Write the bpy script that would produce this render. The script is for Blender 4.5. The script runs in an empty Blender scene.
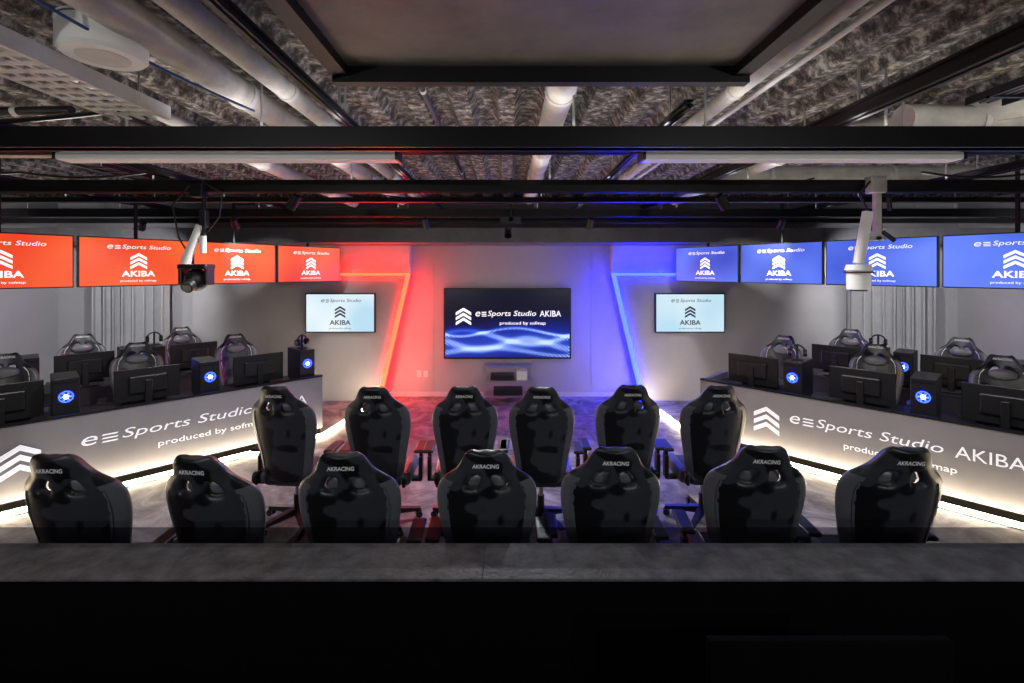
import bpy, bmesh, math, random
from mathutils import Matrix, Vector
random.seed(4)
D=bpy.data; C=bpy.context
sc=C.scene
try:
    sc.view_settings.view_transform='Standard'
    sc.view_settings.look='None'
except Exception: pass

# ---------------------------------------------------------------- materials
def mat(name,col,rough=.5,metal=0,emi=None,es=0,bump=0,bscale=80,var=0,vscale=6,spec=None,sharp=.2):
    m=D.materials.new(name); m.use_nodes=True
    nt=m.node_tree; b=nt.nodes['Principled BSDF']
    b.inputs['Base Color'].default_value=(*col,1)
    b.inputs['Roughness'].default_value=rough
    b.inputs['Metallic'].default_value=metal
    if spec is not None: b.inputs['Specular IOR Level'].default_value=spec
    if emi:
        b.inputs['Emission Color'].default_value=(*emi,1)
        b.inputs['Emission Strength'].default_value=es
    tc=nt.nodes.new('ShaderNodeTexCoord')
    if bump:
        n=nt.nodes.new('ShaderNodeTexNoise'); n.inputs['Scale'].default_value=bscale; n.inputs['Detail'].default_value=6
        nt.links.new(tc.outputs['Object'],n.inputs['Vector'])
        bp=nt.nodes.new('ShaderNodeBump'); bp.inputs['Strength'].default_value=bump; bp.inputs['Distance'].default_value=.02
        nt.links.new(n.outputs['Fac'],bp.inputs['Height']); nt.links.new(bp.outputs[0],b.inputs['Normal'])
    if var:
        n=nt.nodes.new('ShaderNodeTexNoise'); n.inputs['Scale'].default_value=vscale; n.inputs['Detail'].default_value=8 if sharp>.1 else 1
        n.inputs['Roughness'].default_value=.65
        nt.links.new(tc.outputs['Object'],n.inputs['Vector'])
        r=nt.nodes.new('ShaderNodeValToRGB')
        r.color_ramp.elements[0].position=.5-sharp; r.color_ramp.elements[1].position=.5+sharp
        r.color_ramp.elements[0].color=(*[c*(1-var) for c in col],1)
        r.color_ramp.elements[1].color=(*[min(1,c*(1+var)) for c in col],1)
        nt.links.new(n.outputs['Fac'],r.inputs[0]); nt.links.new(r.outputs[0],b.inputs['Base Color'])
    return m

M_wall=mat('wall_paint',(.42,.42,.45),.7,bump=.05,bscale=60,var=.06,vscale=2)
M_walld=mat('wall_dark',(.03,.03,.033),.8,var=.2)
M_header=mat('header_paint',(.65,.65,.67),.6,var=.05)
M_soffit=mat('soffit_paint',(.10,.10,.11),.45,var=.2)
M_black=mat('black_steel',(.007,.007,.009),.45,metal=0,var=.3,vscale=5,spec=.3)
M_plast=mat('black_plastic',(.011,.011,.013),.38,var=.2,vscale=10)
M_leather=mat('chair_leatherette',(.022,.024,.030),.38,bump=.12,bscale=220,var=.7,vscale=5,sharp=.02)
M_leatherg=mat('chair_side_leather',(.11,.116,.138),.36,bump=.1,bscale=200,var=.15)  # grey side panels, colour raised to carry the grey highlights there
M_white=mat('white_print',(.75,.76,.8),.5,emi=(.8,.85,1),es=.42,var=.03)  # emission added to brighten the print, which is no light source
M_whitelogo=mat('chair_logo_print',(.5,.5,.5),.5,emi=(1,1,1),es=.12,var=.03)  # chair logo and piping lifted by a small added emission
M_pipe=mat('pipe_lagging',(.46,.45,.42),.6,bump=.2,bscale=30,var=.25,vscale=6)
M_zinc=mat('zinc_tray',(.55,.55,.53),.5,metal=.1,var=.15)
M_conc=mat('ledge_stone',(.09,.09,.098),.6,bump=.35,bscale=45,var=.6,vscale=12)
M_void=mat('unlit_black',(.002,.002,.002),.8,var=.2,spec=.05)  # near-black colour stands in for the unlit control-room side
M_panel=mat('desk_panel_laminate',(.21,.21,.24),.5,bump=.03,bscale=30,var=.10,vscale=2)
M_desk=mat('desk_top',(.03,.03,.035),.5,var=.2)
M_fix=mat('fixture_white',(.60,.60,.59),.5,emi=(1,.97,.93),es=.07,var=.04)  # faint glow put on all white casings, speaker and outlets included
M_red=mat('led_red',(.6,.05,.03),.5,emi=(1,.006,.002),es=50)
M_blue=mat('led_blue',(.05,.1,.6),.5,emi=(.0022,.0045,1),es=75)
M_warm=mat('led_warm',(1,.9,.7),.5,emi=(1,.80,.52),es=48)
M_pcglow=mat('pc_fan_glow',(.05,.1,.6),.5,emi=(.008,.02,1),es=22)
M_pcw=mat('pc_fan_core',(.5,.6,1),.5,emi=(.35,.5,1),es=34)
M_ink=mat('screen_ink',(.02,.03,.08),.5,var=.02)
M_sw=mat('screen_white_text',(.9,.9,.9),.5,emi=(1,1,1),es=.95,var=.02)
M_curt=mat('curtain_fabric',(.42,.43,.46),.45,var=.08)
M_metal=mat('brushed_metal',(.45,.45,.47),.35,metal=.8,var=.1)
M_glassy=mat('lens_black',(.005,.005,.007),.1,var=.1)

def grad_screen(name,c1,c2,st):
    m=D.materials.new(name); m.use_nodes=True; nt=m.node_tree; b=nt.nodes['Principled BSDF']
    b.inputs['Base Color'].default_value=(.01,.01,.01,1); b.inputs['Roughness'].default_value=.3
    tc=nt.nodes.new('ShaderNodeTexCoord'); n=nt.nodes.new('ShaderNodeTexNoise'); n.inputs['Scale'].default_value=.9; n.inputs['Detail'].default_value=1
    nt.links.new(tc.outputs['Object'],n.inputs['Vector'])
    r=nt.nodes.new('ShaderNodeValToRGB'); r.color_ramp.elements[0].position=.35; r.color_ramp.elements[1].position=.65
    r.color_ramp.elements[0].color=(*c1,1); r.color_ramp.elements[1].color=(*c2,1)
    nt.links.new(n.outputs['Fac'],r.inputs[0]); nt.links.new(r.outputs[0],b.inputs['Emission Color'])
    b.inputs['Emission Strength'].default_value=st
    return m
M_scrred=grad_screen('screen_red',(.80,.035,.010),(1.0,.15,.035),1.05)
M_scrblue=grad_screen('screen_blue',(.018,.055,.52),(.12,.22,.95),1.05)
M_scrwht=grad_screen('screen_white',(.50,.75,.90),(.85,.95,1.0),1.0)

def wave_mat():
    m=D.materials.new('screen_wave'); m.use_nodes=True; nt=m.node_tree; b=nt.nodes['Principled BSDF']
    b.inputs['Base Color'].default_value=(.005,.005,.01,1); b.inputs['Roughness'].default_value=.25
    tc=nt.nodes.new('ShaderNodeTexCoord'); sp=nt.nodes.new('ShaderNodeSeparateXYZ')
    nt.links.new(tc.outputs['Object'],sp.inputs[0])
    def mm(op,a,b_=None,c=None):
        n=nt.nodes.new('ShaderNodeMath'); n.operation=op
        for i,x in enumerate((a,b_,c)):
            if x is None: continue
            if isinstance(x,(int,float)): n.inputs[i].default_value=x
            else: nt.links.new(x,n.inputs[i])
        return n.outputs[0]
    X=sp.outputs['X']; Z=sp.outputs['Z']
    u=mm('MULTIPLY',X,.87); v=mm('MULTIPLY',mm('SUBTRACT',Z,.71),.8)
    def line(base,amp,fr,ph,k,gain):
        c=mm('ADD',base,mm('MULTIPLY',mm('SINE',mm('ADD',mm('MULTIPLY',u,fr),ph)),amp))
        d=mm('SUBTRACT',v,c)
        return mm('MULTIPLY',mm('EXPONENT',mm('MULTIPLY',mm('MULTIPLY',d,d),-k)),gain),d
    g1,d1=line(.38,.06,3.6,1.2,1800,.75)
    g2,d2=line(.30,.10,3.0,3.6,700,.6)
    g3,d3=line(.20,.08,4.2,.3,500,.55)
    g4,d4=line(.22,.05,2.0,.3,22,.38)
    g5,d5=line(.09,.06,2.6,2.3,800,.5)
    warp=mm('MULTIPLY',mm('SINE',mm('MULTIPLY',u,3.6)),6)
    dots=mm('MULTIPLY',mm('SINE',mm('MULTIPLY',u,120)),mm('SINE',mm('ADD',mm('MULTIPLY',v,140),warp)))
    dm=mm('GREATER_THAN',dots,.3)
    below=mm('LESS_THAN',d1,0)
    lines=mm('ADD',mm('ADD',g1,g2),mm('ADD',g3,g5))
    dd=mm('MULTIPLY',mm('MULTIPLY',dm,below),mm('ADD',.22,mm('MULTIPLY',lines,.7)))
    tot=mm('ADD',mm('ADD',mm('MULTIPLY',lines,.75),g4),dd)
    r=nt.nodes.new('ShaderNodeValToRGB')
    e=r.color_ramp.elements; e[0].position=0; e[0].color=(.002,.003,.012,1); e[1].position=1.0; e[1].color=(.55,.75,1,1)
    x=e.new(.35); x.color=(.010,.022,.34,1); x=e.new(.7); x.color=(.04,.12,.85,1)
    nt.links.new(tot,r.inputs[0]); nt.links.new(r.outputs[0],b.inputs['Emission Color']); b.inputs['Emission Strength'].default_value=1.1
    return m
M_scrmain=wave_mat()

def floor_mat():
    m=D.materials.new('carpet_marbled'); m.use_nodes=True; nt=m.node_tree; b=nt.nodes['Principled BSDF']
    b.inputs['Roughness'].default_value=.6
    tc=nt.nodes.new('ShaderNodeTexCoord'); n=nt.nodes.new('ShaderNodeTexNoise')
    n.inputs['Scale'].default_value=2.4; n.inputs['Detail'].default_value=10; n.inputs['Roughness'].default_value=.68; n.inputs['Distortion'].default_value=1.0
    nt.links.new(tc.outputs['Object'],n.inputs['Vector'])
    r=nt.nodes.new('ShaderNodeValToRGB'); e=r.color_ramp.elements
    e[0].position=.36; e[0].color=(.085,.083,.095,1); e[1].position=.66; e[1].color=(.47,.46,.49,1)
    x=e.new(.5); x.color=(.23,.225,.245,1)
    nt.links.new(n.outputs['Fac'],r.inputs[0]); nt.links.new(r.outputs[0],b.inputs['Base Color'])
    n2=nt.nodes.new('ShaderNodeTexNoise'); n2.inputs['Scale'].default_value=150
    nt.links.new(tc.outputs['Object'],n2.inputs['Vector'])
    bp=nt.nodes.new('ShaderNodeBump'); bp.inputs['Strength'].default_value=.25; bp.inputs['Distance'].default_value=.01
    nt.links.new(n2.outputs['Fac'],bp.inputs['Height']); nt.links.new(bp.outputs[0],b.inputs['Normal'])
    return m
M_floor=floor_mat()

def deck_mat():
    m=D.materials.new('sprayed_deck'); m.use_nodes=True; nt=m.node_tree; b=nt.nodes['Principled BSDF']
    b.inputs['Roughness'].default_value=.9
    tc=nt.nodes.new('ShaderNodeTexCoord'); n=nt.nodes.new('ShaderNodeTexNoise')
    n.inputs['Scale'].default_value=13; n.inputs['Detail'].default_value=10; n.inputs['Roughness'].default_value=.7
    nt.links.new(tc.outputs['Object'],n.inputs['Vector'])
    r=nt.nodes.new('ShaderNodeValToRGB'); e=r.color_ramp.elements
    e[0].position=.42; e[0].color=(.028,.025,.022,1); e[1].position=.63; e[1].color=(.44,.41,.37,1)
    x=e.new(.52); x.color=(.13,.12,.105,1)
    nt.links.new(n.outputs['Fac'],r.inputs[0]); nt.links.new(r.outputs[0],b.inputs['Base Color'])
    bp=nt.nodes.new('ShaderNodeBump'); bp.inputs['Strength'].default_value=.7; bp.inputs['Distance'].default_value=.03
    nt.links.new(n.outputs['Fac'],bp.inputs['Height']); nt.links.new(bp.outputs[0],b.inputs['Normal'])
    return m
M_deck=deck_mat()

def dark_strip_mat():
    m=D.materials.new('dark_see_through'); m.use_nodes=True; nt=m.node_tree; nt.nodes.clear()
    o=nt.nodes.new('ShaderNodeOutputMaterial'); t=nt.nodes.new('ShaderNodeBsdfTransparent'); g=nt.nodes.new('ShaderNodeBsdfGlossy'); x=nt.nodes.new('ShaderNodeMixShader')
    t.inputs[0].default_value=(.6,.6,.62,1); g.inputs[0].default_value=(.3,.3,.3,1); g.inputs['Roughness'].default_value=.1
    x.inputs[0].default_value=.02
    nt.links.new(t.outputs[0],x.inputs[1]); nt.links.new(g.outputs[0],x.inputs[2]); nt.links.new(x.outputs[0],o.inputs[0]); return m
M_dkstrip=dark_strip_mat()

# ---------------------------------------------------------------- mesh builder
I4=Matrix.Identity(4)
class MB:
    def __init__(s): s.v=[];s.f=[];s.mi=[];s.sm=[];s.mats=[]
    def add(s,vs,fs,m,M=I4,smooth=False):
        if m not in s.mats: s.mats.append(m)
        k=s.mats.index(m); b=len(s.v)
        s.v+=[tuple(M@Vector(p)) for p in vs]
        for f in fs: s.f.append([b+i for i in f]); s.mi.append(k); s.sm.append(smooth)
    def bm(s,bm,m,M=I4,smooth=False):
        bm.verts.ensure_lookup_table(); 
        for i,v in enumerate(bm.verts): v.index=i
        s.add([tuple(v.co) for v in bm.verts],[[v.index for v in f.verts] for f in bm.faces],m,M,smooth); bm.free()
    def box(s,c,sz,m,M=I4,bev=0,seg=2,smooth=False):
        bm=bmesh.new(); bmesh.ops.create_cube(bm,size=1)
        for v in bm.verts: v.co=Vector((v.co.x*sz[0],v.co.y*sz[1],v.co.z*sz[2]))
        if bev: bmesh.ops.bevel(bm,geom=list(bm.edges),offset=bev,segments=seg,affect='EDGES',profile=.5)
        for v in bm.verts: v.co+=Vector(c)
        s.bm(bm,m,M,smooth)
    def bx(s,x0,x1,y0,y1,z0,z1,m,M=I4,bev=0):
        s.box(((x0+x1)/2,(y0+y1)/2,(z0+z1)/2),(abs(x1-x0),abs(y1-y0),abs(z1-z0)),m,M,bev)
    def cyl(s,p0,p1,r0,m,r1=None,seg=16,M=I4,smooth=True,cap=True):
        p0=Vector(p0);p1=Vector(p1); r1=r0 if r1 is None else r1
        d=(p1-p0).normalized(); a=Vector((0,0,1)) if abs(d.z)<.9 else Vector((1,0,0))
        u=d.cross(a).normalized(); w=d.cross(u)
        vs=[];fs=[]
        for p,r in((p0,r0),(p1,r1)):
            for i in range(seg):
                t=2*math.pi*i/seg; vs.append(p+u*math.cos(t)*r+w*math.sin(t)*r)
        for i in range(seg): j=(i+1)%seg; fs.append((i,j,seg+j,seg+i))
        s.add(vs,fs,m,M,smooth)
        if cap: s.add(vs,[tuple(range(seg)),tuple(range(seg,2*seg))],m,M,False)
    def tube(s,pts,r,m,seg=8,M=I4):
        for a,b in zip(pts,pts[1:]): s.cyl(a,b,r,m,seg=seg,M=M)
    def sph(s,c,r,m,sc_=(1,1,1),M=I4,seg=16):
        bm=bmesh.new(); bmesh.ops.create_uvsphere(bm,u_segments=seg,v_segments=seg//2+2,radius=r)
        for v in bm.verts: v.co=Vector((v.co.x*sc_[0]+c[0],v.co.y*sc_[1]+c[1],v.co.z*sc_[2]+c[2]))
        s.bm(bm,m,M,True)
    def torus(s,c,R,r,m,M=I4,a0=0,a1=2*math.pi,n=24,k=8):
        pts=[(c[0]+R*math.cos(a0+(a1-a0)*i/n),c[1]+R*math.sin(a0+(a1-a0)*i/n),c[2]) for i in range(n+1)]
        s.tube(pts,r,m,seg=k,M=M)
    def text(s,t,box,m,M=I4,z=0,shear=0,off=.012):
        cu=D.curves.new('t','FONT'); cu.body=t; cu.size=1; cu.shear=shear; cu.offset=off; cu.resolution_u=3
        o=D.objects.new('t',cu); C.collection.objects.link(o)
        dg=C.evaluated_depsgraph_get(); me=D.meshes.new_from_object(o.evaluated_get(dg))
        vs=[v.co.copy() for v in me.vertices]; fs=[tuple(p.vertices) for p in me.polygons]
        x0=min(v.x for v in vs);x1=max(v.x for v in vs);y0=min(v.y for v in vs);y1=max(v.y for v in vs)
        bx0,by0,bx1,by1=box
        vs=[((v.x-x0)/(x1-x0)*(bx1-bx0)+bx0,(v.y-y0)/(y1-y0)*(by1-by0)+by0,z) for v in vs]
        s.add(vs,fs,m,M); D.objects.remove(o); D.curves.remove(cu); D.meshes.remove(me)
    def chev(s,cx,cy,w,m,M=I4,z=0):
        h=w/2; t=w*.19; r=w*.30
        for k in (-1,0,1):
            y=cy+k*w*.32-.15*w; ww=h
            s.add([(cx-ww,y,z),(cx,y+r,z),(cx+ww,y,z),(cx+ww,y-t,z),(cx,y+r-t,z),(cx-ww,y-t,z)],[(0,1,4,5),(1,2,3,4)],m,M)
    def brand(s,x0,x1,y0,y1,m,M=I4,z=0,full=True):
        H=y1-y0; W=x1-x0; e=.055*W if full else .085*W
        s.text('e',(x0,y0,x0+e,y0+H*.85),m,M,z,.2,.0)
        a=x0+e*1.25
        for k in range(3): s.add([(a,y0+k*.33*H,z),(a+e,y0+k*.33*H,z),(a+e*1.1,y0+k*.33*H+.14*H,z),(a+e*.1,y0+k*.33*H+.14*H,z)],[(0,1,2,3)],m,M)
        tx=a+e*1.35
        if full:
            w=x1-tx
            s.text('Sports Studio',(tx,y0-.2*H,tx+w*.66,y1),m,M,z,.2,.0)
            s.text('AKIBA',(tx+w*.71,y0-.02*H,x1,y1+.02*H),m,M,z,0,.0)
        else: s.text('Sports Studio',(tx,y0-.2*H,x1,y1),m,M,z,.2,.0)
    def build(s,name,loc=(0,0,0),rz=0,me_only=False):
        me=D.meshes.new(name); me.from_pydata(s.v,[],s.f)
        for m in s.mats: me.materials.append(m)
        me.polygons.foreach_set('material_index',s.mi); me.polygons.foreach_set('use_smooth',s.sm)
        bm=bmesh.new(); bm.from_mesh(me); bmesh.ops.recalc_face_normals(bm,faces=[f for f in bm.faces]); bm.to_mesh(me); bm.free()
        me.update()
        if me_only: return me
        return inst(name,me,loc,rz)
def inst(name,me,loc=(0,0,0),rz=0):
    o=D.objects.new(name,me); C.collection.objects.link(o); o.location=loc; o.rotation_euler=(0,0,rz); return o
def FM(o,r,up=(0,0,1)):
    r=Vector(r).normalized(); up=Vector(up).normalized(); n=r.cross(up)
    return Matrix(((r.x,up.x,n.x,o[0]),(r.y,up.y,n.y,o[1]),(r.z,up.z,n.z,o[2]),(0,0,0,1)))

# ---------------------------------------------------------------- room shell
XW=8.2; YB=8.75; YP=8.45; ZC=3.62; YN=-1.6
b=MB(); b.bx(-XW-.2,XW+.2,YN-.2,YB+.2,-.1,0,M_floor); b.build('floor')
b=MB(); b.bx(-XW-.2,XW+.2,YB,YB+.15,0,ZC,M_wall); b.build('wall_back')
b=MB(); b.bx(-XW-.15,-XW,YN,YB,0,ZC,M_wall); b.build('wall_left')
b=MB(); b.bx(XW,XW+.15,YN,YB,0,ZC,M_wall); b.build('wall_right')
b=MB(); b.bx(-XW-.2,XW+.2,YN-.15,YN,0,ZC,M_walld); b.build('wall_front')
b=MB(); vs=[];fs=[];P=.34
prof=[(0,0),(.36,0),(.5,-.085),(.86,-.085)]
xs=[]
x=-XW-.2
while x<XW+.2:
    for a,h in prof: xs.append((x+a*P,h))
    x+=P
ys=[YN-.2,YB+.15]
for (xx,h) in xs:
    for y in ys: vs.append((xx,y,ZC+h))
for i in range(len(xs)-1): fs.append((2*i,2*i+1,2*i+3,2*i+2))
b.add(vs,fs,M_deck); b.bx(-XW-.2,XW+.2,YN-.2,YB+.15,ZC+.02,ZC+.12,M_walld); b.build('ceiling')

def partition(xt,xb,xo,name):
    b=MB(); zt=2.2
    pts=[(xo,0),(xb,0),(xt,zt),(xo,zt)]
    vs=[(p[0],YP,p[1]) for p in pts]+[(p[0],YB-.001,p[1]) for p in pts]
    b.add(vs,[(0,1,2,3),(4,5,6,7),(0,1,5,4),(1,2,6,5),(2,3,7,6),(3,0,4,7)],M_wall)
    b.bx(xo,xt,YP+.10,YB-.001,zt,2.74,M_header)
    b.build(name)
partition(-1.76,-2.27,-5.55,'wall_partition_left')
partition(1.86,2.38,5.75,'wall_partition_right')
def ledstrip(xt,xb,xm,m,name):
    b=MB()
    s=1 if xt>0 else -1
    y0,y1=YP-.034,YP-.002
    o0,o1=.025,-.035
    vs=[(xt+s*o0,y0,2.245),(xt+s*o1,y0,2.245),(xb+s*o1,y0,.0),(xb+s*o0,y0,.0)]
    V=vs+[(v[0],y1,v[2]) for v in vs]
    b.add(V,[(0,1,2,3),(4,5,6,7),(0,1,5,4),(1,2,6,5),(2,3,7,6),(3,0,4,7)],m)
    e0,e1=-.006,-.035
    vs=[(xt+s*e0,y1,2.245),(xt+s*e1,y1,2.245),(xb+s*e1,y1,.0),(xb+s*e0,y1,.0)]
    V=vs+[(v[0],YP+.05,v[2]) for v in vs]
    b.add(V,[(0,1,2,3),(4,5,6,7),(0,1,5,4),(1,2,6,5),(2,3,7,6),(3,0,4,7)],m)
    b.bx(xt,xm,y0,y1+.03,2.202,2.245,m)
    b.build(name)
ledstrip(-1.76,-2.27,-2.95,M_red,'led_strip_red')
ledstrip(1.86,2.38,2.95,M_blue,'led_strip_blue')
b=MB(); b.bx(-XW,XW,7.75,YB,2.745,2.98,M_soffit); b.build('ceiling_soffit')
b=MB(); b.bx(-2.2,2.3,YB-.02,YB,0,.08,mat('baseboard_paint',(.6,.6,.62),.5,var=.05)); b.build('baseboard_back')
b=MB()
for x in(-1.62,-1.5): b.bx(x-.04,x+.04,YB-.012,YB,.35,.47,M_fix,bev=.004)
b.build('wall_outlet')
b=MB()
for x in(-1.36,1.52): b.bx(x-.01,x+.01,YB-.006,YB,.08,2.74,M_wall)
b.build('trim_1')

def curtain(x0,x1):
    b=MB(); vs=[];fs=[];n=160
    for i in range(n+1):
        t=i/n; x=x0+(x1-x0)*t+.03*math.sin(t*2*math.pi*16); y=YB-.22+.14*math.sin(t*2*math.pi*8)+.02*math.sin(t*37)
        for z in(.25,2.1): vs.append((x,y,z))
    for i in range(n): fs.append((2*i,2*i+1,2*i+3,2*i+2))
    b.add(vs,fs,M_curt,smooth=True)
    b.cyl((x0-.1,YB-.22,2.12),(x1+.1,YB-.22,2.12),.02,M_black)
    for i in range(9):
        xx=x0+(x1-x0)*i/8; b.torus((0,0,0),.028,.005,M_black,M=FM((xx,YB-.22,2.115),(0,1,0)),n=10,k=5)
    b.build('window_curtain')
curtain(-7.4,-6.0); curtain(6.1,7.5)

# ---------------------------------------------------------------- screens
def screen(o,r,w,h,ms,mt,kind,bez=.015,depth=.06):
    b=MB(); M=FM(o,r)
    b.box((0,0,-depth/2),(w,h,depth),M_plast,M,bev=.006)
    b.box((0,-.0,-depth-.02),(w*.5,h*.5,.04),M_plast,M,bev=.01)
    a=w/2-bez;c=h/2-bez
    vs=[(-a,-c,.002),(a,-c,.002),(a,c,.002),(-a,c,.002)]
    b.add(vs,[(0,1,2,3)],ms,M)
    if kind=='stack':
        b.brand(-.27*w,.30*w,.27*h,.36*h,mt,M,.004,False)
        b.chev(0,.05*h,.15*w,mt,M,.004)
        b.text('AKIBA',(-.15*w,-.30*h,.15*w,-.18*h),mt,M,.004,0,.02)
        b.text('produced by sofmap',(-.16*w,-.42*h,.16*w,-.365*h),mt,M,.004,off=0)
    else:
        b.chev(-.345*w,.12*h,.12*w,mt,M,.004)
        b.brand(-.25*w,.42*w,.10*h,.18*h,mt,M,.004,True)
        b.text('produced by sofmap',(-.06*w,-.03*h,.30*w,.03*h),mt,M,.004,off=0)
    return b
b=screen((-.01,YB-.09,1.335),(1,0,0),2.3,1.28,M_scrmain,M_sw,'main',bez=.03)
b.bx(-.4,.4,YB-.05,YB-.001,1.1,1.5,M_black)
b.build('wall_display')
for cx in(-2.93,3.18):
    b=screen((cx,YP-.07,1.55),(1,0,0),1.22,.69,M_scrwht,M_ink,'stack',bez=.02)
    b.bx(cx-.2,cx+.2,YP-.03,YP-.001,1.45,1.65,M_black)
    b.build('wall_monitor')
for s in(-1,1):
    st=Vector((s*2.90,8.28,0)); d=Vector((s*.55,-.835,0)).normalized()
    r=(-d if s<0 else d)
    for i in range(4):
        c=st+d*(.56+i*1.175)
        b=screen((c.x,c.y,2.395),tuple(r),1.14,.58,M_scrred if s<0 else M_scrblue,M_sw,'stack',bez=.012)
        n=Vector(r).cross(Vector((0,0,1)))
        q=c-n*.09
        ztop=2.744 if q.y>7.7 else ZC-.09
        b.cyl((q.x,q.y,2.35),(q.x,q.y,ztop),.02,M_black)
        b.build('hanging_monitor')

b=MB()
for x in(-.40,.42):
    for y in(8.25,8.55): b.bx(x-.015,x+.015,y-.015,y+.015,.06,.66,M_metal)
for z in(.12,.38,.62): b.bx(-.42,.44,8.22,8.58,z,z+.02,M_metal)
b.bx(-.3,.1,8.26,8.5,.40,.49,M_plast,bev=.005); b.bx(-.25,.25,8.26,8.5,.14,.25,M_plast,bev=.005); b.bx(.15,.33,8.28,8.5,.40,.56,M_fix,bev=.005)
for x in(-.40,.42):
    for y in(8.25,8.55): b.cyl((x-.012,y,.03),(x+.012,y,.03),.03,M_plast)
b.build('av_cart')

# ---------------------------------------------------------------- gaming chair
def chair_mesh():
    b=MB()
    prof=[(0,.07),(.02,.105),(.055,.128),(.10,.142),(.14,.165),(.18,.212),(.23,.262),(.29,.280),(.38,.282),(.48,.268),(.58,.247),(.68,.228),(.80,.21),(.89,.19)]
    L=.89; nx=12
    def wd(d):
        for (a,wa),(c,wc) in zip(prof,prof[1:]):
            if a<=d<=c: return wa+(wc-wa)*(d-a)/(c-a)
        return .19
    me=D.meshes.new('bk'); vs=[];fs=[]
    for (d,w) in prof:
        for i in range(nx+1):
            t=(i-nx/2)/(nx/2); x=w*t
            body=min(1,max(0,(d-.05)/.2))
            y=.095*body*abs(t)**2.6+ .03*(1-body)*abs(t)**2
            y+= .03*math.sin(d/L*math.pi)
            vs.append((x,y,L-d))
    W=nx+1
    for j in range(len(prof)-1):
        for i in range(nx):
            if j in (4,5) and i in (3,4,7,8): continue
            fs.append((j*W+i,j*W+i+1,(j+1)*W+i+1,(j+1)*W+i))
    me.from_pydata(vs,[],fs); o=D.objects.new('bk',me); C.collection.objects.link(o)
    bm=bmesh.new(); bm.from_mesh(me); loose=[v for v in bm.verts if not v.link_faces]; bmesh.ops.delete(bm,geom=loose,context='VERTS'); bm.to_mesh(me); bm.free()
    m1=o.modifiers.new('s','SOLIDIFY'); m1.thickness=.065; m1.offset=0
    m2=o.modifiers.new('u','SUBSURF'); m2.levels=2
    dg=C.evaluated_depsgraph_get(); e=D.meshes.new_from_object(o.evaluated_get(dg))
    R=Matrix.Translation((0,-.23,.45))@Matrix.Rotation(math.radians(11),4,'X')
    V=[tuple(v.co) for v in e.vertices]; A=[];G=[]
    for p in e.polygons:
        c=p.center; d=L-c.z; w=wd(max(0,min(L,d)))
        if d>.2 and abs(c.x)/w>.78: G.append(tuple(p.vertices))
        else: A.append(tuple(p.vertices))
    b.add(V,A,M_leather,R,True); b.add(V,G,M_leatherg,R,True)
    D.objects.remove(o)
    b.text('AKRACING',(-.072,L-.083,.072,L-.059),M_whitelogo,R@Matrix(((1,0,0,0),(0,0,-1,0),(0,1,0,0),(0,0,0,1))),.028,.1,.015)
    RF=R@Matrix(((-1,0,0,0),(0,0,1,0),(0,1,0,0),(0,0,0,1)))
    b.text('AKRACING',(-.08,L-.06,.08,L-.034),M_whitelogo,RF,.053,.1,.02)
    b.sph((0,.078,.67),.1,M_leatherg,(1.25,.42,.62),R)
    b.sph((0,.085,.17),.1,M_leather,(1.6,.45,.9),R)
    for s in(-1,1):
        pts=[(s*w*.72,.095*.3+.03*math.sin(d/L*math.pi)+.045,L-d) for d,w in prof[5:13]]
        b.tube(pts,.006,M_whitelogo,seg=6,M=R)
        pts=[(s*w*.80,.095*.5+.03*math.sin(d/L*math.pi)-.034,L-d) for d,w in prof[6:13]]
        b.tube(pts,.004,M_leatherg,seg=6,M=R)
    b.box((0,.03,.455),(.40,.50,.09),M_leather,bev=.035,seg=3)
    for s in(-1,1):
        b.box((s*.225,.02,.475),(.11,.48,.12),M_leatherg,bev=.045,seg=3)
        b.box((s*.235,-.22,.49),(.03,.16,.10),M_plast,bev=.012)
        b.cyl((s*.225,-.24,.50),(s*.26,-.24,.50),.05,M_plast)
        b.box((s*.27,.0,.40),(.16,.09,.025),M_plast,bev=.008)
        b.box((s*.335,.0,.50),(.035,.09,.22),M_plast,bev=.01)
        b.box((s*.335,.0,.61),(.028,.06,.12),M_plast,bev=.008)
        b.box((s*.335,.02,.68),(.09,.27,.03),M_plast,bev=.013,seg=3)
    b.box((0,.0,.395),(.26,.28,.035),M_plast,bev=.01)
    b.cyl((.1,.05,.385),(.33,.08,.37),.008,M_plast)
    b.cyl((0,0,.10),(0,0,.25),.032,M_plast); b.cyl((0,0,.25),(0,0,.40),.02,M_metal)
    b.cyl((0,0,.08),(0,0,.13),.055,M_plast)
    for k in range(5):
        a=math.radians(90+72*k)
        T=Matrix.Rotation(a,4,'Z')
        vs=[(0.02,-.032,.135),(.02,.032,.135),(.02,.032,.075),(.02,-.032,.075),(.33,-.02,.085),(.33,.02,.085),(.33,.02,.06),(.33,-.02,.06)]
        b.add(vs,[(0,1,2,3),(4,5,6,7),(0,1,5,4),(1,2,6,5),(2,3,7,6),(3,0,4,7)],M_plast,T)
        b.cyl((.315,0,.03),(.315,0,.08),.008,M_metal,M=T)
        for q in(-1,1): b.cyl((.315,q*.012,.03),(.315,q*.032,.03),.03,M_plast,M=T,seg=14)
    return b.build('gaming_chair',me_only=True)
CH=chair_mesh()
s=math.radians
front=[(-2.40,0,2.92),(-1.60,-6,2.90),(-.90,2,2.95),(-.12,0,2.98),(.60,-2,3.02),(1.46,-6,3.04),(2.22,-4,3.02)]
for x,a,y in front: inst('gaming_chair',CH,(x,y,0),s(a))
back=[(-1.93,-3,4.40),(-1.13,1,4.38),(-.38,2,4.40),(.30,-3,4.38),(1.05,0,4.45),(1.79,-1,4.42)]
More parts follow.
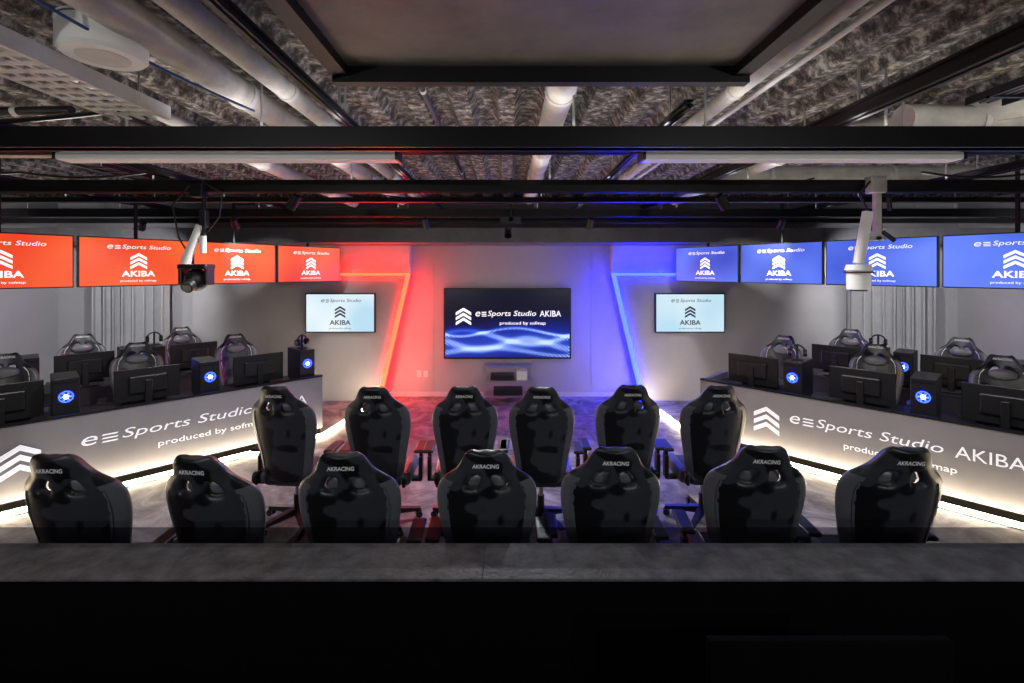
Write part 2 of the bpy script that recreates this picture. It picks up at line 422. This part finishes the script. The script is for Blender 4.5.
for x,a,y in back: inst('gaming_chair',CH,(x,y,0),s(a))

# ---------------------------------------------------------------- team desks
def pc_mesh():
    b=MB()
    b.bx(-.105,.105,0,.44,.02,.46,M_plast,bev=.008)
    for x in(-.08,.08):
        for y in(.05,.39): b.cyl((x,y,0),(x,y,.025),.015,M_plast,seg=10)
    F=FM((0,-.004,.27),(1,0,0))
    b.torus((0,0,0),.055,.004,M_pcglow,F)
    for k in range(6):
        a=k*math.pi/3
        b.add([(0,0,.002),(.045*math.cos(a-.3),.045*math.sin(a-.3),.002),(.05*math.cos(a+.3),.05*math.sin(a+.3),.002)],[(0,1,2)],M_pcglow,F)
    b.cyl((0,0,0),(0,0,.006),.02,M_pcw,M=F)
    b.bx(-.09,.09,-.006,0,.41,.43,M_black); b.bx(-.09,.09,-.006,0,.06,.075,M_black)
    return b.build('pc_tower',me_only=True)
def mon_mesh():
    b=MB()
    b.box((0,0,.255),(.62,.022,.37),M_plast,bev=.006)
    b.add([(-.29,.0115,.09),(.29,.0115,.09),(.29,.0115,.42),(-.29,.0115,.42)],[(0,1,2,3)],M_glassy)
    b.box((0,-.028,.26),(.36,.04,.2),M_plast,bev=.015)
    b.box((0,-.055,.16),(.07,.03,.30),M_plast,bev=.008)
    b.box((0,-.03,.008),(.26,.2,.014),M_plast,bev=.005)
    return b.build('computer_monitor',me_only=True)
def headset_mesh():
    b=MB()
    F=FM((0,0,.0),(1,0,0))
    b.torus((0,.10,0),.085,.01,M_plast,F,a0=0,a1=math.pi,n=14)
    for q in(-1,1):
        b.cyl((q*.065,0,.09),(q*.10,0,.09),.045,M_plast,seg=18); b.cyl((q*.10,0,.09),(q*.105,0,.09),.03,M_metal,seg=14)
    b.bx(-.06,.06,-.03,.03,0,.012,M_plast); b.bx(-.012,.012,-.01,.01,0,.18,M_plast)
    b.tube([(-.09,-.01,.07),(-.1,-.07,.05),(-.06,-.1,.045)],.005,M_plast)
    return b.build('headset',me_only=True)
PC=pc_mesh(); MON=mon_mesh(); HS=headset_mesh()
def keyboard_mesh():
    b=MB(); b.box((0,0,.012),(.44,.14,.02),M_plast,bev=.005)
    for i in range(14):
        for j in range(4): b.box((-.19+i*.0292,-.045+j*.03,.026),(.023,.023,.01),M_black)
    return b.build('keyboard',me_only=True)
KB=keyboard_mesh()

def station(sgn,E0,d,mons,pcs,text_spec):
    E0=Vector((*E0,0)); d=Vector((*d,0)).normalized()
    n=Vector((-d.y,d.x,0)); 
    if n.y<0: n=-n
    Pt=lambda t,o,z=0: E0+d*t+n*o+Vector((0,0,z))
    r=-d if sgn<0 else d
    rz=math.atan2(r.y,r.x)
    L=5.2
    b=MB(); M=FM(tuple(E0),tuple(r))
    x0,x1=(-L,0) if sgn<0 else (0,L)
    b.bx(x0,x1,.10,.82,-.04,0,M_panel,M)
    b.bx(x0,x1,.815,.835,-.06,.012,M_black,M)
    b.bx(x0,x1,.0,.10,-.12,-.07,M_void,M)
    b.bx(-.04 if sgn<0 else 0, 0 if sgn<0 else .04,.10,.82,-.80,-.04,M_panel,M)
    b.bx(x0,x1,.70,.73,-.80,-.04,M_desk,M)
    for k in range(4):
        xx=(-.3 if sgn<0 else .3)+(-1 if sgn<0 else 1)*k*1.5
        b.bx(xx-.02,xx+.02,0,.70,-.78,-.70,M_black,M)
    ls,t0,t1=text_spec
    b.chev(ls,.49,.29,M_white,M,.003)
    b.brand(t0,t1,.49,.60,M_white,M,.003,True)
    c=(t0+t1)/2
    b.text('produced by sofmap',(c-.5*(t1-t0)*.44,.31,c+(t1-t0)*.26,.395),M_white,M,.003,off=.005)
    b.build('team_desk')
    b=MB(); b.bx(x0,x1,.013,.040,.05,.11,M_warm,M)
    b.bx(x0,x1,0,.012,.04,.12,M_metal,M)
    p=Pt(0,0)+(-n)*.06
    q=Vector((-2.28 if sgn<0 else 2.39,YP-.06,0))
    dd=(q-p); LL=dd.length; M2=FM((p.x,p.y,0),tuple(dd))
    b.bx(0,LL,.004,.036,-.022,.022,M_warm,M2)
    b.build('floor_led_strip')
    for i,t in enumerate(mons):
        inst('computer_monitor',MON,Pt(t,.33,.732),rz)
        inst('keyboard',KB,Pt(t,.62,.732),rz)
        inst('gaming_chair',CH,Pt(t,1.15),rz+math.pi+s(random.uniform(-12,12)))
    for i,t in enumerate(pcs):
        inst('pc_tower',PC,Pt(t,.12,.732),rz)
        if i==0: inst('headset',HS,Pt(t,.3,.732+.462),rz+.4)
    b=MB(); a0,a1=.6,3.3
    if sgn<0: xa,xb=-a1,-a0
    else: xa,xb=a0,a1
    b.bx(xa,xb,.70,.73,-2.50,-1.88,M_desk,M); b.bx(xa,xb,.25,.70,-1.93,-1.9,M_desk,M)
    for xx in(xa+.05,xb-.05):
        for zz in(-2.46,-1.95): b.bx(xx-.02,xx+.02,0,.70,zz-.02,zz+.02,M_black,M)
    b.build('computer_desk')
    for t in(1.08,2.35):
        inst('computer_monitor',MON,Pt(t,2.1,.732),rz); inst('keyboard',KB,Pt(t,2.37,.732),rz)
        inst('gaming_chair',CH,Pt(t,2.80),rz+math.pi+s(random.uniform(-8,8)))
    for t in(1.58,1.88,2.9): 
        inst('pc_tower',PC,Pt(t,1.93,.732),rz)
    inst('headset',HS,Pt(1.58,2.15,.732+.462),rz)
station(-1,(-2.59,6.70),(-.704,-.71),(.72,1.92,3.10),(.16,1.34,2.63),(-2.96,-2.52,-.22))
station(1,(2.60,6.49),(.683,-.73),(.55,1.72,2.86),(1.08,2.28,3.45),(.83,1.09,3.0))

# ---------------------------------------------------------------- control-room parapet
b=MB()
b.bx(-XW,-.1004,1.865,2.11,1.088,1.10,M_conc,bev=.002); b.bx(-.0996,XW,1.865,2.11,1.088,1.10,M_conc,bev=.002)
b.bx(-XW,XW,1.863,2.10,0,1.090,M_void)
b.build('parapet_ledge')
b=MB(); b.bx(-XW,XW,2.112,2.118,1.0,1.165,M_dkstrip); b.build('ledge_dark_strip')  # thin see-through strip that darkens what lies behind the ledge edge
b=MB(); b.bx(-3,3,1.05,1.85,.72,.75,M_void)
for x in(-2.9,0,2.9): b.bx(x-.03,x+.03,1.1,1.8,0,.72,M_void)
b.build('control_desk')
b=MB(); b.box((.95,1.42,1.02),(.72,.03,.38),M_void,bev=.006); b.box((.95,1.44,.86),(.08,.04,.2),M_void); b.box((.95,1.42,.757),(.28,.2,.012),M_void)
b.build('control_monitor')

# ---------------------------------------------------------------- ceiling services
def bar_x(y,z,h,w=.07):
    b=MB(); b.bx(-XW,XW,y-w/2,y+w/2,z-h/2,z+h/2,M_black)
    b.bx(-XW,XW,y-w/2-.02,y+w/2+.02,z-h/2,z-h/2+.012,M_black)
    for k in range(-4,5):
        b.cyl((k*1.9+.4,y,z+h/2),(k*1.9+.4,y,ZC-.09),.008,M_metal,seg=8)
    b.build('ceiling_rail')
bar_x(2.92,3.10,.13); bar_x(4.6,3.10,.12,.06); bar_x(5.75,3.14,.06,.05); bar_x(6.55,3.08,.11,.06)
bar_x(3.72,3.22,.04,.04); bar_x(7.2,3.04,.07,.05)
def bar_y(x,z,h,w,y0,y1,name='ceiling_beam',m=None):
    b=MB(); m=m or M_black
    b.bx(x-w/2,x+w/2,y0,y1,z-h/2+.01,z-h/2+.025,m); b.bx(x-w/2,x+w/2,y0,y1,z+h/2-.015,z+h/2,m); b.bx(x-.01,x+.01,y0,y1,z-h/2,z+h/2,m)
    y=y0+.3
    while y<y1: b.cyl((x,y,z+h/2),(x,y,ZC-.09),.008,M_metal,seg=8); y+=1.6
    b.build(name)
bar_y(2.12,3.26,.10,.08,1.0,7.6); bar_y(-3.25,3.21,.08,.07,1.0,7.6); bar_y(4.4,3.2,.08,.07,1,7.6); bar_y(-5,3.2,.08,.07,1,7.6)
bar_y(-1.02,3.24,.06,.05,1.0,7.6); bar_y(.98,3.2,.05,.05,2.6,7.6)

def pipe(pts,r,m=M_pipe,name='ceiling_pipe'):
    b=MB()
    for p,q in zip(pts,pts[1:]):
        p=Vector(p);q=Vector(q); b.cyl(p,q,r,m,seg=20)
        L=(q-p).length; u=(q-p).normalized(); t=.5
        while t<L: b.cyl(p+u*(t-.02),p+u*(t+.02),r*1.1,M_zinc,seg=20); t+=1.3
    for p in pts[1:-1]: b.sph(p,r*1.02,m)
    b.build(name)
pipe([(-1.66,-1.4,3.40),(-1.66,7.5,3.40)],.085)
pipe([(-1.38,-1.4,3.42),(-1.38,7.5,3.42)],.06)
pipe([(-2.6,1.0,3.46),(-2.6,5.5,3.46)],.045)
pipe([(.33,2.5,3.42),(.33,7.5,3.42)],.09)
pipe([(1.42,-1.4,3.42),(1.42,6.0,3.42)],.05)
pipe([(4.2,2.2,3.40),(2.6,4.1,3.40),(2.6,7.5,3.40)],.09)
pipe([(2.75,3.35,3.34),(7.9,3.35,3.34)],.11)
pipe([(2.3,5.2,3.30),(7.9,5.2,3.30)],.13)
pipe([(-7.9,4.2,3.35),(-2.4,4.2,3.35),(-2.4,7.5,3.35)],.07)
pipe([(-7.9,5.6,3.28),(.0,5.6,3.28)],.05)
pipe([(.6,4.15,3.36),(6.5,4.15,3.36)],.035,M_zinc)
pipe([(-6,2.6,3.42),(-2.75,2.6,3.42)],.04,M_zinc)
# conduits and a dark ladder tray
pipe([(1.62,1.0,3.45),(1.62,7.0,3.45)],.018,M_zinc,'ceiling_conduit')
pipe([(2.9,1.2,3.46),(3.6,3.0,3.46),(3.6,7.0,3.46)],.02,M_zinc,'ceiling_conduit')
pipe([(-.55,2.6,3.46),(-.55,7.4,3.46)],.02,M_black,'ceiling_conduit')
pipe([(-2.9,1.2,3.46),(-2.9,5.2,3.46)],.022,M_black,'ceiling_conduit')
pipe([(-6.5,3.5,3.40),(-3.0,3.3,3.40)],.03,M_black,'ceiling_conduit')
def ladder(x0,x1,y0,y1,z,along,name='ladder_tray'):
    b=MB()
    if along=='y':
        b.bx(x0,x0+.012,y0,y1,z,z+.05,M_black); b.bx(x1-.012,x1,y0,y1,z,z+.05,M_black)
        y=y0+.1
        while y<y1: b.bx(x0,x1,y,y+.025,z,z+.012,M_black); y+=.22
        for k in range(3): b.tube([(x0+.05+k*.05,y0,z+.025),(x0+.06+k*.05,(y0+y1)/2,z+.028),(x0+.05+k*.05,y1,z+.025)],.012,M_plast,seg=6)
        y=y0+.3
        while y<y1:
            for x in(x0,x1): b.cyl((x,y,z),(x,y,ZC-.09),.006,M_metal,seg=6)
            y+=1.5
    b.build(name)
ladder(-4.15,-3.9,1.3,7.4,3.30,'y'); ladder(2.95,3.2,1.3,3.1,3.36,'y'); ladder(5.0,5.25,1.3,3.1,3.34,'y')
b=MB()
b.bx(-.82,1.15,.4,2.42,3.32,3.40,mat('ac_panel_paint',(.22,.21,.205),.6,var=.25,vscale=3))
b.bx(-.88,-.80,.4,2.46,3.27,3.42,M_black); b.bx(1.13,1.21,.4,2.46,3.27,3.42,M_black)
b.bx(-.88,1.21,2.40,2.46,3.24,3.42,M_black); b.bx(-.88,1.21,.4,.46,3.27,3.42,M_black)
for x in(-.8,.17,1.12):
    for y in(.6,2.3): b.cyl((x,y,3.4),(x,y,ZC-.09),.008,M_metal,seg=8)
b.build('ceiling_duct')
b=MB()
y=1.2; tz=3.19; ye=2.84
for xx in(-2.31,-2.235,-2.16,-2.085,-2.01): b.bx(xx-.012,xx+.012,1.2,ye,tz,tz+.008,M_zinc)
while y<ye-.03:
    b.bx(-2.32,-2.0,y,y+.035,tz-.001,tz+.009,M_zinc); y+=.085
b.bx(-2.325,-2.315,1.2,ye,tz-.002,tz+.075,M_zinc); b.bx(-2.005,-1.995,1.2,ye,tz-.002,tz+.075,M_zinc)
for y in(1.5,2.6):
    for x in(-2.32,-2.0): b.cyl((x,y,3.22),(x,y,ZC-.09),.006,M_metal,seg=6)
b.build('cable_tray')
b=MB(); sx,sy=-1.82,2.16
b.cyl((sx,sy,3.27),(sx,sy,3.40),.165,M_fix,seg=40); b.cyl((sx,sy,3.255),(sx,sy,3.27),.150,M_fix,r1=.165,seg=40)
b.torus((sx,sy,3.385),.166,.004,M_metal,n=40); b.cyl((sx,sy,3.40),(sx,sy,ZC-.09),.02,M_metal)
b.cyl((sx,sy,3.252),(sx,sy,3.256),.10,M_zinc,seg=30)
b.build('ceiling_speaker')
for x0,x1 in((-2.93,-.72),(.88,2.95)):
    b=MB(); b.box(((x0+x1)/2,3.16,3.04),(x1-x0,.13,.05),M_fix,bev=.012); b.box(((x0+x1)/2,3.16,3.085),(x1-x0,.07,.04),M_fix)
    for x in(x0+.42,x1-.35): b.cyl((x,3.16,3.1),(x,3.16,ZC-.09),.008,M_metal,seg=8)
    for x in(x0,x1): b.box((x,3.16,3.05),(.02,.14,.075),M_plast,bev=.004)
    b.build('linear_light_fixture')
def cable(pts,r=.008,m=M_plast):
    b=MB(); P=[]
    for (p,q) in zip(pts,pts[1:]):
        for k in range(8):
            t=k/8; P.append(Vector(p).lerp(Vector(q),t)-Vector((0,0,.05*math.sin(t*math.pi))))
    P.append(Vector(pts[-1])); b.tube([tuple(p) for p in P],r,m,seg=6); b.build('ceiling_cable')
cable([(-7,4.52,3.22),(-4.6,4.52,3.22),(-3.4,4.52,3.22)],.012)
cable([(-6,2.86,3.20),(-4,2.86,3.22),(-2.4,2.86,3.24)],.015)
cable([(-1.95,1.4,3.44),(-1.5,2.84,3.24)],.007,mat('blue_cable',(.03,.08,.3),.5,var=.1))
cable([(3.9,4.52,3.22),(5,4.5,3.22),(7,4.52,3.22)],.012)
cable([(-2.5,4.7,3.2),(-1.6,5.65,3.2),(.2,6.45,3.2)],.01)
cable([(3.0,4.7,3.2),(2.4,5.65,3.2),(1.2,6.45,3.2)],.01)

b=MB(); X,Y=-2.90,4.50
b.box((X,Y,3.06),(.12,.10,.16),M_black,bev=.01); b.cyl((X+.05,Y,2.55),(X+.05,Y,3.02),.018,M_black)
b.box((X+.05,Y,2.78),(.07,.06,.16),M_plast,bev=.01)
b.cyl((X+.02,Y-.02,2.72),(X-.10,Y-.04,2.36),.030,M_fix,r1=.045)
b.cyl((X+.04,Y,2.46),(X+.04,Y,2.62),.03,M_fix)
b.box((X-.02,Y,2.33),(.27,.16,.05),M_plast,bev=.015)
for q in(-1,1): b.box((X-.02+q*.12,Y,2.25),(.035,.12,.18),M_plast,bev=.012)
b.sph((X-.02,Y,2.21),.105,M_plast,(1,1,1)); b.cyl((X-.02,Y-.08,2.17),(X-.02,Y-.14,2.14),.055,M_plast,seg=20); b.cyl((X-.02,Y-.14,2.14),(X-.02,Y-.143,2.139),.04,M_metal,seg=20)
b.tube([(X-.05,Y-.04,3.1),(X-.22,Y-.04,2.9),(X-.16,Y-.04,2.6),(X-.05,Y-.02,2.4)],.008,M_plast)
b.tube([(X+.05,Y-.04,3.12),(X+.25,Y-.05,3.02),(X+.22,Y-.04,2.8),(X+.08,Y,2.66)],.008,M_plast)
b.build('moving_head_light')
b=MB(); X,Y=3.45,4.50
b.box((X,Y,3.10),(.14,.1,.16),M_zinc,bev=.01); b.bx(X-.02,X+.03,Y-.03,Y+.02,2.58,3.1,M_zinc)
b.box((X-.02,Y,2.60),(.16,.06,.05),M_zinc,bev=.01)
b.cyl((X-.10,Y-.03,2.84),(X-.20,Y-.05,2.36),.045,M_fix,seg=24); b.cyl((X-.20,Y-.05,2.30),(X-.20,Y-.05,2.35),.11,M_fix,r1=.095,seg=28)
b.cyl((X-.20,Y-.05,2.12),(X-.20,Y-.05,2.30),.095,M_fix,seg=28); b.cyl((X-.20,Y-.05,2.105),(X-.20,Y-.05,2.12),.07,M_plast,seg=24)
b.torus((0,0,0),.111,.008,M_plast,M=Matrix.Translation((X-.20,Y-.05,2.28)),n=28)
b.tube([(X-.1,Y-.06,3.12),(X-.2,Y-.06,3.0),(X-.12,Y-.06,2.85)],.01,M_plast)
b.cyl((X+.12,Y,2.98),(X+.13,Y,2.86),.02,M_plast); b.cyl((X+.06,Y,2.66),(X+.15,Y-.03,2.57),.02,M_plast)
b.build('moving_head_light')
b=MB(); b.box((.04,6.42,2.97),(.28,.12,.09),M_plast,bev=.01); b.cyl((.04,6.37,2.97),(.04,6.34,2.97),.03,M_glassy); b.cyl((.04,6.42,3.01),(.04,6.42,ZC-.09),.015,M_plast); b.build('projector')

# ---------------------------------------------------------------- lighting
def area(loc,sx,sy,p,rot=(0,0,0),col=(1,1,1),name='added_uplight'):
    l=D.lights.new(name,'AREA'); l.shape='RECTANGLE'; l.size=sx; l.size_y=sy; l.energy=p; l.color=col
    o=D.objects.new(name,l); C.collection.objects.link(o); o.location=loc; o.rotation_euler=rot; return o
UP=(math.pi,0,0)  # unseen strip lamps added atop the rails to wash the deck
area((0,2.92,3.18),14,.06,30,UP,(1,.95,.88))
area((0,3.72,3.25),14,.04,18,UP,(1,.95,.9))
area((0,4.6,3.18),14,.06,24,UP,(1,.97,.93))
area((0,5.75,3.19),14,.05,13,UP,(.97,.96,1))
area((0,6.55,3.16),14,.06,11,UP,(.9,.93,1))
area((-1.83,3.16,3.01),2.1,.1,6,(0,0,0),(1,.97,.92),'linear_lamp')
area((1.92,3.16,3.01),2.0,.1,6,(0,0,0),(1,.97,.92),'linear_lamp')
def spot(loc,tgt,p,ang=70,col=(1,.97,.95)):  # spots and their cans are added to light walls, desks and chairs
    e=D.objects.new('added_spotlight',None); C.collection.objects.link(e); e.location=loc
    dv=(Vector(tgt)-Vector(loc)).normalized()
    q=dv.to_track_quat('-Z','Y'); 
    b=MB(); b.cyl((0,0,.16),(0,0,.02),.04,M_plast,r1=.05,cap=False,seg=20); b.cyl((0,0,.16),(0,0,.165),.04,M_plast,seg=20)
    h=b.build('lamp_can'); h.parent=e; h.rotation_mode='QUATERNION'; h.rotation_quaternion=q
    b=MB(); b.cyl(tuple(-dv*.1),(0,0,.14),.012,M_plast); g=b.build('lamp_stem'); g.parent=e
    l=D.lights.new('spot','SPOT'); l.energy=p; l.spot_size=s(ang); l.spot_blend=.8; l.color=col; l.shadow_soft_size=.035
    o=D.objects.new('spot_lamp',l); C.collection.objects.link(o); o.parent=e; o.rotation_mode='QUATERNION'; o.rotation_quaternion=q
for sg in(-1,1):
    spot((sg*3.7,6.55,2.86),(sg*3.9,8.45,1.0),95,90)
    spot((sg*5.0,6.55,2.86),(sg*7.0,8.6,1.4),190,90)
    spot((sg*7.0,4.6,2.88),(sg*7.9,6.9,1.4),160,110)
    spot((sg*2.1,4.6,2.88),(sg*3.9,5.3,.6),115,95)
    spot((sg*3.3,2.92,2.86),(sg*4.6,4.4,.5),80,95)
    spot((sg*1.1,6.55,2.86),(sg*.7,8.7,.3),24,80)
    spot((sg*2.6,-1.2,2.7),(sg*1.6,2.6,3.4),105,120,(1,.95,.9))  # added fill from behind the camera, brightens the ceiling underside
    spot((sg*2.0,-1.1,3.0),(sg*1.4,3.8,.7),80,70,(.88,.94,1))  # added fill from behind the camera for the chair backs
spot((0,6.55,2.75),(0,4.4,.3),190,105,(.95,.97,1))
w=D.worlds.new('world'); sc.world=w; w.use_nodes=True
w.node_tree.nodes['Background'].inputs[0].default_value=(.02,.02,.025,1)

# ---------------------------------------------------------------- camera
cam=D.cameras.new('camera'); co=D.objects.new('camera',cam); C.collection.objects.link(co); sc.camera=co
co.location=(0,0,2.3); co.rotation_euler=(math.pi/2,0,0)
cam.sensor_width=36; cam.lens=16.875; cam.shift_y=-.0698; cam.shift_x=.0039; cam.clip_start=.05
